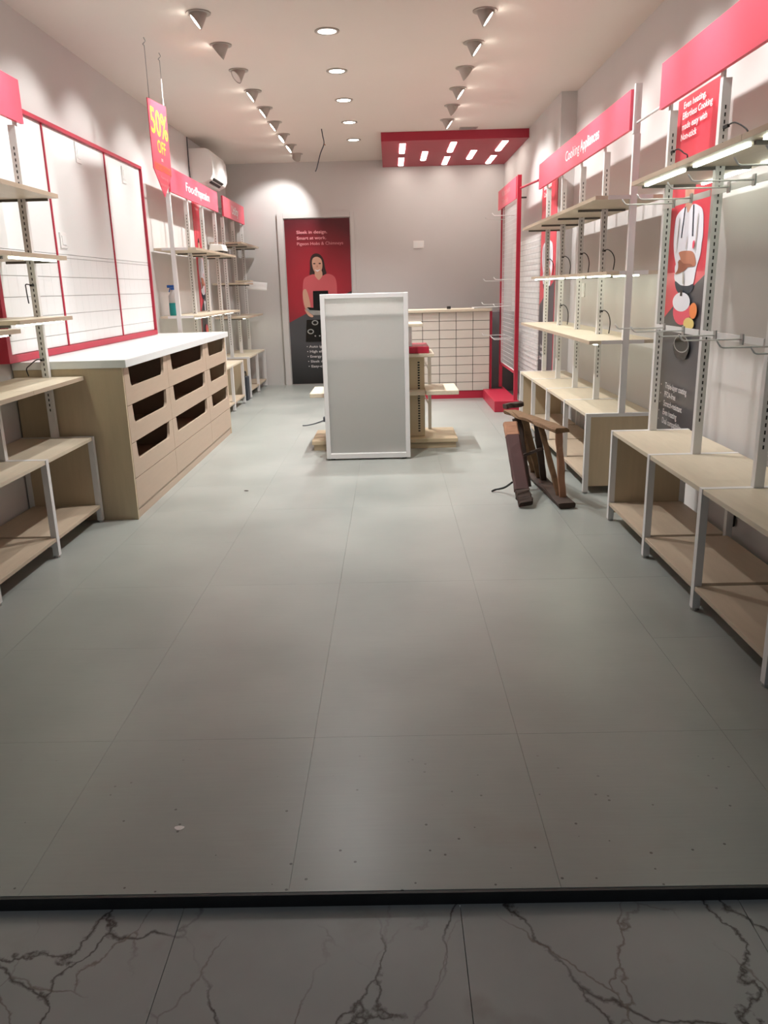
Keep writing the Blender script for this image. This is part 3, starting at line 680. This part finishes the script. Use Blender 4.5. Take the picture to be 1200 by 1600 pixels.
# ------------------------------------------------------------------ chef posters in the gaps between units
def chef_poster(label, x, side, yfar, scale, ztop, zbot, product, texts, bullets):
    """yfar = edge read first; right wall: u runs towards the doorway; left wall: away from it"""
    right = (0, -1, 0) if side > 0 else (0, 1, 0)
    W = .65 * scale
    ya, yb = (yfar - W, yfar) if side > 0 else (yfar, yfar + W)
    t = thing('wall_poster', (x, (ya + yb) / 2, zbot), label, 'poster')
    B(x - .006 if side > 0 else x, x if side > 0 else x + .006, ya, yb, zbot, ztop).build('sheet', 'red_poster', t)
    xs = x - .006 if side > 0 else x + .006
    s = Sheet((xs, yfar, 0), right, (0, 0, 1), t)
    K = lambda pts: [(u * scale, z) for u, z in pts]
    s.poly('grey_ground', K([(.001, 1.13), (.15, 1.2), (.625, 1.382), (.649, 1.39), (.649, zbot + .001), (.001, zbot + .001)]), 'grey_poster', False)
    s.poly('head', K([(a, b) for a, b in oval(.30, 1.86, .075, .10)]), 'skin', False)
    s.poly('hair', K([(.225, 1.88), (.235, 1.94), (.30, 1.975), (.365, 1.94), (.375, 1.88), (.35, 1.915), (.30, 1.925), (.25, 1.915)]), 'hair')
    s.poly('neck', K([(.255, 1.79), (.345, 1.79), (.35, 1.755), (.30, 1.72), (.25, 1.755)]), 'skin')
    s.poly('jacket', K([(.254, 1.772), (.119, 1.737), (.089, 1.677), (.087, 1.587), (.116, 1.506), (.163, 1.434), (.142, 1.385), (.171, 1.349), (.27, 1.328), (.392, 1.324), (.467, 1.334), (.491, 1.394), (.509, 1.439), (.544, 1.49), (.555, 1.56), (.561, 1.613), (.537, 1.722), (.466, 1.76), (.37, 1.775), (.30, 1.735)]), 'jacket_white')
    s.poly('apron', K([(.165, 1.352), (.27, 1.328), (.392, 1.324), (.475, 1.334), (.45, 1.29), (.3, 1.27), (.2, 1.3)]), 'navy')
    for a, b, c in ((.254, .221, 1.772), (.389, .406, 1.773)):
        s.poly('apron_strap', K([(a - .009, c), (a + .009, c), (b + .009, 1.6), (b - .009, 1.6)]), 'navy', False)
    s.poly('folded_arms', K([(.208, 1.52), (.407, 1.518), (.471, 1.486), (.49, 1.44), (.445, 1.431), (.369, 1.429), (.313, 1.41), (.172, 1.392), (.166, 1.423), (.238, 1.474)]), 'skin_dark')
    s.poly('forearm', K([(.215, 1.475), (.30, 1.452), (.40, 1.448), (.445, 1.436), (.37, 1.43), (.31, 1.412), (.18, 1.397), (.175, 1.42)]), 'forearm_skin')
    s.poly('cuff', K([(.155, 1.44), (.20, 1.46), (.205, 1.42), (.165, 1.40)]), 'jacket_white')
    for fold in ([(.17, 1.70), (.18, 1.70), (.165, 1.55), (.155, 1.52)], [(.475, 1.70), (.485, 1.70), (.475, 1.53), (.465, 1.53)], [(.33, 1.60), (.335, 1.60), (.33, 1.54), (.32, 1.535)], [(.30, 1.40), (.315, 1.40), (.33, 1.34), (.31, 1.34)]):
        s.poly('jacket_fold', K(fold), 'ring_grey')
    s.poly('sleeve_badge', K([(.43, 1.565), (.455, 1.575), (.46, 1.545), (.435, 1.53)]), 'red_sign')
    if product == 'pan':
        s.poly('pan_body', K(oval(.335, 1.175, .15, .078)), 'red_sign', False)
        s.poly('pan_inside', K(oval(.316, 1.231, .147, .056)), 'jacket_white', False)
        s.poly('pan_handle', K([(.29, 1.30), (.325, 1.30), (.33, 1.265), (.29, 1.265)]), 'black_gloss', False)
        s.poly('food', K(oval(.525, 1.185, .06, .045, 9)), 'food_orange')
        s.poly('food', K(oval(.47, 1.11, .085, .035, 9)), 'food_yellow')
        s.poly('mug_body', K([(.25, .985), (.50, .99), (.475, .92), (.43, .90), (.30, .905)]), 'black_gloss')
        s.poly('mug_rim', K(oval(.378, .988, .128, .052)), 'grey_metal', False)
        s.poly('mug_inside', K(oval(.378, .988, .115, .045)), 'black_gloss', False)
    else:
        s.poly('blender_body', K([(.28, 1.22), (.40, 1.22), (.385, 1.08), (.30, 1.08)]), 'jacket_white', False)
        s.poly('blender_lid', K(oval(.34, 1.235, .085, .022)), 'jacket_white', False)
        s.poly('cooker', K(oval(.33, .93, .12, .05)), 'red_sign', False)
        s.poly('food', K(oval(.42, .91, .05, .03, 9)), 'food_orange')
    for txt, u, z, wd, h, bo in texts: s.text(txt, u * scale, z, wd * scale, h, 'text_white', bo)
    for txt, z, wd in bullets:
        s.text('•', .08 * scale, z, .014 * scale, .03, 'text_grey')
        s.text(txt, .163 * scale, z, wd * scale, .036, 'text_grey', .012)
    return t
ZB = .41
chef_poster('chef poster with a red pan, between the hook shelving and Cooking Appliances', XR - .001, 1, 5.275, 1.0, 2.385, ZB, 'pan',
    (('Even heating,', .139, 2.318, .34, .036, .014), ('Effortless Cooking', .132, 2.262, .45, .036, .014), ('made easy with', .134, 2.204, .385, .036, .014), ('Non-stick', .128, 2.148, .25, .036, .014)),
    (('Triple-layer coating', .70, .375), ('PFOA-free', .645, .20), ('Scratch-resistant', .588, .325), ('Even heating', .533, .25), ('Dual compatibility', .478, .345)))
chef_poster('red and grey chef poster between Cooking Appliances and the red wire rack', XR2 - .001, 1, 8.90, 1.2, 2.46, ZB, 'cooker',
    (('Smart and', .14, 2.34, .32, .045, .014), ('Effortless', .14, 2.27, .32, .045, .014), ('Cooking', .14, 2.20, .28, .045, .014)),
    (('Energy saving', .70, .3), ('Auto shut-off', .64, .28), ('Easy to clean', .58, .28)))
chef_poster('narrow red and grey poster behind the Food Preparation shelving', XL + .001, -1, 9.78, .56, 2.40, ZB, 'cooker',
    (('Fast and', .1, 2.33, .4, .035, .01), ('fine', .1, 2.28, .25, .035, .01)), (('Sharp', .75, .3),))

# ------------------------------------------------------------------ white display board (kiosk) in the aisle
K = thing('display_board', (-.2, 6.5, 0), 'white framed frosted display board standing in the middle of the aisle', 'display board')
kx0, kx1, ky0, ky1, kz0, kz1 = -.546, .142, 6.415, 6.50, .012, 1.318
fw_ = .036
B(kx0, kx0 + fw_, ky0, ky1, kz0, kz1).build('frame_stile', 'white_metal', K, bevel=.003)
B(kx1 - fw_, kx1, ky0, ky1, kz0, kz1).build('frame_stile', 'white_metal', K, bevel=.003)
B(kx0 + fw_, kx1 - fw_, ky0, ky1, kz1 - fw_, kz1).build('frame_rail', 'white_metal', K, bevel=.003)
B(kx0 + fw_, kx1 - fw_, ky0, ky1, kz0, kz0 + .042).build('frame_rail', 'white_metal', K, bevel=.003)
B(kx0 + fw_ + .0005, kx1 - fw_ - .0005, ky0 + .03, ky0 + .034, kz0 + .043, kz1 - fw_ - .0005).build('frosted_pane', 'frosted', K)
for z in (1.155, .82, .49): B(kx0 + fw_ + .001, kx1 - fw_ - .001, ky0 + .037, 6.76, z - .018, z).build('inner_shelf', 'white_panel', K)
B(kx0, kx0 + .018, ky1 + .001, 6.77, kz0, 1.155).build('side_panel', 'white_panel', K)
B(kx1 - .018, kx1, ky1 + .001, 6.77, kz0, 1.155).build('side_panel', 'white_panel', K)
for x in (kx0 + .05, kx1 - .05):
    for y in (ky0 + .04, 6.72): MB().tube([(x, y, 0), (x, y, .0118)], .02, 10).build('foot', 'black', K)

# ------------------------------------------------------------------ gondola behind it
G = thing('gondola', (-.065, 7.1, 0), 'beige tiered island gondola hidden behind the white display board', 'gondola')
gy0, gy1 = 6.83, 7.39
post = B(-.42, .285, 6.95, 7.27, .09, .782).build('slotted_column', 'gondola_beige', G)
sl = MB()
for z in [.13 + .022 * k for k in range(28)]:
    for x in (.235, -.37): sl.box(x - .009, x + .009, 6.9475, 6.9515, z, z + .012)
sl.build('slots', 'black', post, kind='stuff')
B(-.69, .55, gy0 + .02, gy1, 0, .05).build('kick_plinth', 'gondola_beige', G)
B(-.705, .565, gy0, gy1, .0505, .088).build('base_deck', 'gondola_beige', G, bevel=.006)
for x0, x1 in ((-.705, -.425), (.29, .572)): B(x0, x1, gy0, gy1 - .05, .462, .498).build('side_shelf', 'wood', G, bevel=.003)
B(-.42, .285, gy0, 6.945, .462, .498).build('front_shelf', 'wood', G, bevel=.003)
B(-.50, .362, gy0 - .01, gy1 - .04, .785, .812).build('top_board', 'wood', G, bevel=.003)
for x in (.33, -.47):
    lg = B(x, x + .03, gy1 - .085, gy1 - .055, .092, .782).build('rear_leg', 'white_metal', G)
    for z in (.3, .62): MB().bar((x - .035, gy1 - .07, z + .1), (x + .015, gy1 - .07, z), .015, .012, (0, 1, 0)).build('brace', 'white_metal', lg)
B(-.45, .322, 6.86, 7.36, .814, .868).build('red_riser', 'red_paint', G, bevel=.004, label='crimson riser board')
B(-.38, .18, 6.93, 7.25, .869, 1.035).build('upper_box', 'white_panel', G)
B(-.40, .272, 6.83, 7.26, 1.036, 1.06).build('upper_board', 'wood', G, bevel=.003)

# cable with plug on the floor beside it
PC = thing('power_cable', (-.8, 8.3, 0), 'thin black cable with a plug lying on the floor beyond the display board', 'cable')
MB().tube(curve_open([(-.93, 8.16, .006), (-.88, 8.17, .006), (-.82, 8.25, .006), (-.76, 8.36, .01), (-.72, 8.42, .015)]), .006, 6).build('flex', 'case_grey', PC)
B(-.735, -.69, 8.40, 8.46, .002, .05).build('plug', 'case_grey', PC, bevel=.004)

# ------------------------------------------------------------------ tiled cash counter at the rear
CC = thing('cash_counter', (.4, 10.3, 0), 'beige tiled cash counter with a red kickboard under the red ceiling box', 'counter')
cx0, cx1, cyf = -.43, 1.212, 9.975
B(cx0, cx1, cyf + .012, 10.5, .095, 1.05).build('body', 'joint_dark', CC)
B(cx0, cx1 + .03, cyf + .006, 10.48, 0, .094).build('kickboard', 'red_paint', CC)
tile = B(.0035, .2015, 0, .0115, .0032, .1028).mesh('tile', 'counter_tile')
for c in range(8):
    for r in range(9):
        o = bpy.data.objects.new('tile', tile); COL.objects.link(o); o.parent = CC; o.location = Vector((cx0 + .2052 * c, cyf, .0955 + .106 * r)) - CC.location
B(cx0 - .01, cx1 + .02, cyf - .03, 10.52, 1.0505, 1.082).build('top_board', 'wood', CC, bevel=.003)
B(cx1 + .001, cx1 + .03, cyf + .02, cyf + .05, .095, 1.05).build('corner_strip', 'red_paint', CC)
SB = tag(B(.70, .745, 10.1, 10.16, 1.083, 1.115).build('small_block', 'black', off=(.72, 10.13, 1.083)), 'small dark block lying on the cash counter top', 'block')
GS = thing('glass_shelf', (1.3, 10.02, 1.12), 'loose pale glass shelf lying across the cash counter end', 'glass shelf')
B(1.02, 1.325, 9.98, 10.3, 1.0825, 1.094).build('pane', 'plastic_white', GS)
B(1.02, 1.325, 9.975, 9.9795, 1.0825, 1.096).build('front_lip', 'grey_metal', GS)

# ------------------------------------------------------------------ red wire rack
RR = thing('wire_rack', (1.36, 9.47, 0), 'crimson framed white wire rack against the side wall by the cash counter', 'rack')
B(1.345, 1.385, 8.83, 8.87, .121, 2.44).build('upright', 'red_paint', RR)
B(1.345, 1.385, 10.07, 10.11, .121, 2.40).build('upright', 'red_paint', RR)
MB().prism([(1.128, 8.785), (1.40, 8.785), (1.40, 9.90), (1.128, 9.90)], 'z', 0, .12).build('plinth', 'red_paint', RR, bevel=.004)
B(1.38, 1.40, 9.901, 10.11, 0, .12).build('plinth_return', 'red_paint', RR)
hd = B(1.333, 1.344, 8.875, 10.28, 2.215, 2.43).build('header_sign', 'red_sign', RR)
letters('Kitchen', (1.333, 9.92, 2.335), (0, -1, 0), (0, 0, 1), .62, .06, 'text_pink', hd, bold=.015)
letters('Tools', (1.333, 9.92, 2.243), (0, -1, 0), (0, 0, 1), .48, .06, 'text_pink', hd, bold=.015)
B(1.36, 1.37, 8.871, 10.069, .40, .43).build('lower_bar', 'red_paint', RR)
wg = MB()
for k in range(25):
    y = 8.885 + k * .0485; wg.tube([(1.364, y, .44), (1.364, y, 2.22)], .0022, 4)
for k in range(37):
    z = .44 + k * .0485; wg.tube([(1.367, 8.875, z), (1.367, 10.065, z)], .0022, 4)
wg.build('wire_grid', 'white_metal', RR, kind='stuff')
for y0, y1, z0, z1 in ((8.872, 8.882, .432, 2.225), (10.06, 10.068, .432, 2.225)): B(1.362, 1.369, y0, y1, z0, z1).build('grid_edge', 'white_metal', RR)
B(1.362, 1.369, 8.883, 10.059, .431, .438).build('grid_edge', 'white_metal', RR)
for y, z, xx in ((9.1, 2.07, 1.13), (9.9, 2.09, 1.15), (9.15, 1.41, 1.16), (9.95, 1.40, 1.14), (9.3, 1.12, 1.18), (9.95, 1.13, 1.12), (9.1, .78, 1.13), (9.2, .76, 1.16), (9.7, .78, 1.10)): prong(1.36, xx, y, z, RR, r=.004)
MB().tube([(1.375, 8.83, 2.31), (1.45, 8.22, 2.31)], .011, 8).build('tie_bar', 'red_paint', RR)
MB().tube([(1.386, 8.85, 2.22), (1.44, 8.85, 2.22)], .008, 8).build('screw_stub', 'black', RR)
BP = tag(B(XR2 - .012, XR2 - .0005, 8.92, 10.9, .3, 1.85).build('grooved_wall_panel', 'brick_panel', off=(XR2, 9.9, .3)), 'white finely grooved wall panel behind the red wire rack', 'wall panel')

# ------------------------------------------------------------------ old wooden trestle
T = thing('wooden_trestle', (.97, 5.3, 0), 'old broken wooden trestle with dark beams standing by the shelving', 'trestle')
def rough_bar(a, b, wdt, thk, side, name, m, seed, amp=.006, n=7):
    """weathered timber: a bar whose cross-section wanders a little along its length"""
    rnd = random.Random(seed); a, b = Vector(a), Vector(b); t = (b - a).normalized(); u = Vector(side); u = (u - t * u.dot(t)).normalized(); v = t.cross(u); rings = []
    for k in range(n + 1):
        p = a.lerp(b, k / n); w2, h2 = wdt / 2, thk / 2
        c = [(w2, h2 * .6), (w2 * .8, h2), (-w2 * .8, h2), (-w2, h2 * .6), (-w2, -h2 * .6), (-w2 * .8, -h2), (w2 * .8, -h2), (w2, -h2 * .6)]
        rings.append([tuple(p + u * (x + rnd.uniform(-amp, amp)) + v * (y + rnd.uniform(-amp, amp) * .5)) for x, y in c])
    return MB().loft(rings).build(name, m, T)
rough_bar((1.078, 4.795, .022), (1.01, 5.88, .022), .105, .034, (1, 0, 0), 'ground_beam', 'dark_wood', 1)
rough_bar((1.035, 4.84, .487), (.84, 5.66, .487), .09, .03, (1, 0, 0), 'top_beam', 'old_wood', 2, .008, 9)
rough_bar((.812, 4.92, .094), (.795, 5.24, .385), .092, .045, (1, 0, 0), 'plank_leg', 'maroon_wood', 3, .002)
rough_bar((.828, 4.845, .024), (.8125, 4.919, .092), .096, .048, (1, 0, 0), 'plank_foot', 'dark_wood', 4)
rough_bar((.7945, 5.241, .386), (.79, 5.32, .458), .092, .045, (1, 0, 0), 'plank_end', 'bare_wood', 5, .002)
rough_bar((.805, 5.70, .517), (.935, 5.74, .528), .06, .035, (0, 1, 0), 'cross_block', 'dark_wood', 6)
for q, (a, b, wd, m) in enumerate((((1.03, 4.90, .47), (1.08, 4.95, .04), .042, 'bare_wood'), ((.955, 5.10, .47), (1.065, 4.99, .04), .036, 'old_wood'),
                    ((.945, 5.20, .47), (1.045, 5.42, .04), .042, 'dark_wood'), ((.90, 5.40, .47), (1.03, 5.50, .04), .045, 'old_wood'),
                    ((.87, 5.52, .47), (1.02, 5.66, .04), .04, 'old_wood'), ((.855, 5.45, .47), (.91, 5.30, .02), .06, 'dark_wood'))):
    rough_bar(a, b, wd, .024, (1, 0, 0), 'strut', m, 20 + q, .004)
rough_bar((.88, 5.30, .24), (1.0, 5.24, .30), .02, .015, (0, 0, 1), 'tie', 'dark_wood', 40, .002)
MB().tube(curve_open([(.78, 5.12, .10), (.75, 5.20, .05), (.72, 5.25, .025), (.69, 5.27, .015), (.665, 5.25, .009)]), [.007] * 21, 6).build('strap', 'black', T)

# dark box added for the dark area in the corner behind the counter
DC = thing('corner_filler', (1.43, 10.9, 0), 'low dark grey box added in the corner behind the wire rack', 'cabinet')
B(1.25, 1.60, 10.62, 11.4, 0, 1.02).build('body', 'filler_grey', DC)
for k in range(2): B(1.253 + k * .174, 1.425 + k * .172, 10.605, 10.619, .06, 1.015).build('door', 'filler_grey', DC)  # two thin front panels of the added box

# ------------------------------------------------------------------ small things
SP = thing('spray_bottle', (-2.06, 8.03, 1.14), 'spray bottle with blue trigger and teal label on the Food Preparation shelf', 'spray bottle')
def ring_(r, z, n=14, x=-2.06, y=8.05): return [(x + r * math.cos(2 * PI * k / n), y + .8 * r * math.sin(2 * PI * k / n), z) for k in range(n)]
SP.location = (-2.13, 8.10, 1.141)
bx_, by_ = -2.13, 8.10
R_ = lambda r, z: ring_(r, z, 14, bx_, by_)
MB().loft([R_(.045, 1.141), R_(.047, 1.16), R_(.046, 1.262)]).build('labelled_body', 'teal_label', SP, smooth=True)
MB().loft([R_(.046, 1.2625), R_(.044, 1.33), R_(.018, 1.37), R_(.014, 1.385)]).build('clear_shoulder', 'wall_paint', SP, smooth=True)
MB().loft([R_(.018, 1.386), R_(.018, 1.405)]).build('collar', 'blue_plastic', SP, smooth=True)
B(bx_ - .05, bx_ + .03, by_ - .014, by_ + .014, 1.406, 1.432).build('spray_head', 'blue_plastic', SP, bevel=.004)
MB().bar((bx_ - .022, by_, 1.405), (bx_ - .034, by_, 1.365), .014, .008, (0, 1, 0)).build('trigger', 'blue_plastic', SP)

BX = thing('white_carton', (-1.98, 9.75, 1.771), 'flattened white carton on the top Food Preparation shelf', 'carton')
B(-2.02, -1.87, 9.45, 9.68, 1.771, 1.80).build('lower_slab', 'dark_metal', BX)
MB().prism([(-2.03, 1.801), (-1.86, 1.801), (-1.88, 1.87), (-2.01, 1.88)], 'y', 9.44, 9.70).build('carton', 'white_panel', BX, bevel=.008)
MB().bar((-1.80, 11.16, 1.375), (-1.83, 11.44, 1.468), .28, .014, (1, .1, -.12)).build('tilted_shelf', 'white_panel', L4, label='white shelf board tilting down off its bracket')
MB().bar((-1.93, 10.9, 1.482), (-1.93, 11.12, 1.482), .2, .02, (1, 0, 0)).build('loose_tray', 'wood', L4)
TC = thing('tool_case', (-1.865, 10.33, 0), 'slim dark grey case with a handle between the rear shelving units', 'case')
B(-1.915, -1.845, 10.24, 10.40, 0, .30).build('body', 'case_grey', TC, bevel=.006)
MB().tube(curve_open([(-1.88, 10.26, .30), (-1.88, 10.27, .345), (-1.88, 10.32, .365), (-1.88, 10.37, .345), (-1.88, 10.38, .30)]), .007, 6).build('handle', 'black', TC)

# under-bench cable run of the nearest unit
MB().tube(curve_open([(1.745, 3.97, .50), (1.748, 3.985, .36), (1.745, 3.965, .24), (1.745, 3.97, .125)]), .016, 6).build('power_cord', 'black', R1)
# litter on the floor near the doorway
PS = tag(MB().prism([(-.586 + .013 * math.cos(a) * (1 + .2 * math.sin(3 * a)), 1.793 + .009 * math.sin(a)) for a in [2 * PI * k / 10 for k in range(10)]], 'z', 0, .0012).build('paper_scrap', 'plastic_white', off=(-.586, 1.793, 0)), 'tiny white paper scrap on the floor near the doorway', 'scrap')
TW = tag(MB().tube([(-1.055, 5.44, .004), (-1.04, 5.432, .006), (-1.025, 5.436, .004)], [.0025, .004, .002], 6).build('wood_splinter', 'dark_wood', off=(-1.1, 5.5, 0)), 'small dark splinter on the open floor beside the drawer counter', 'splinter')
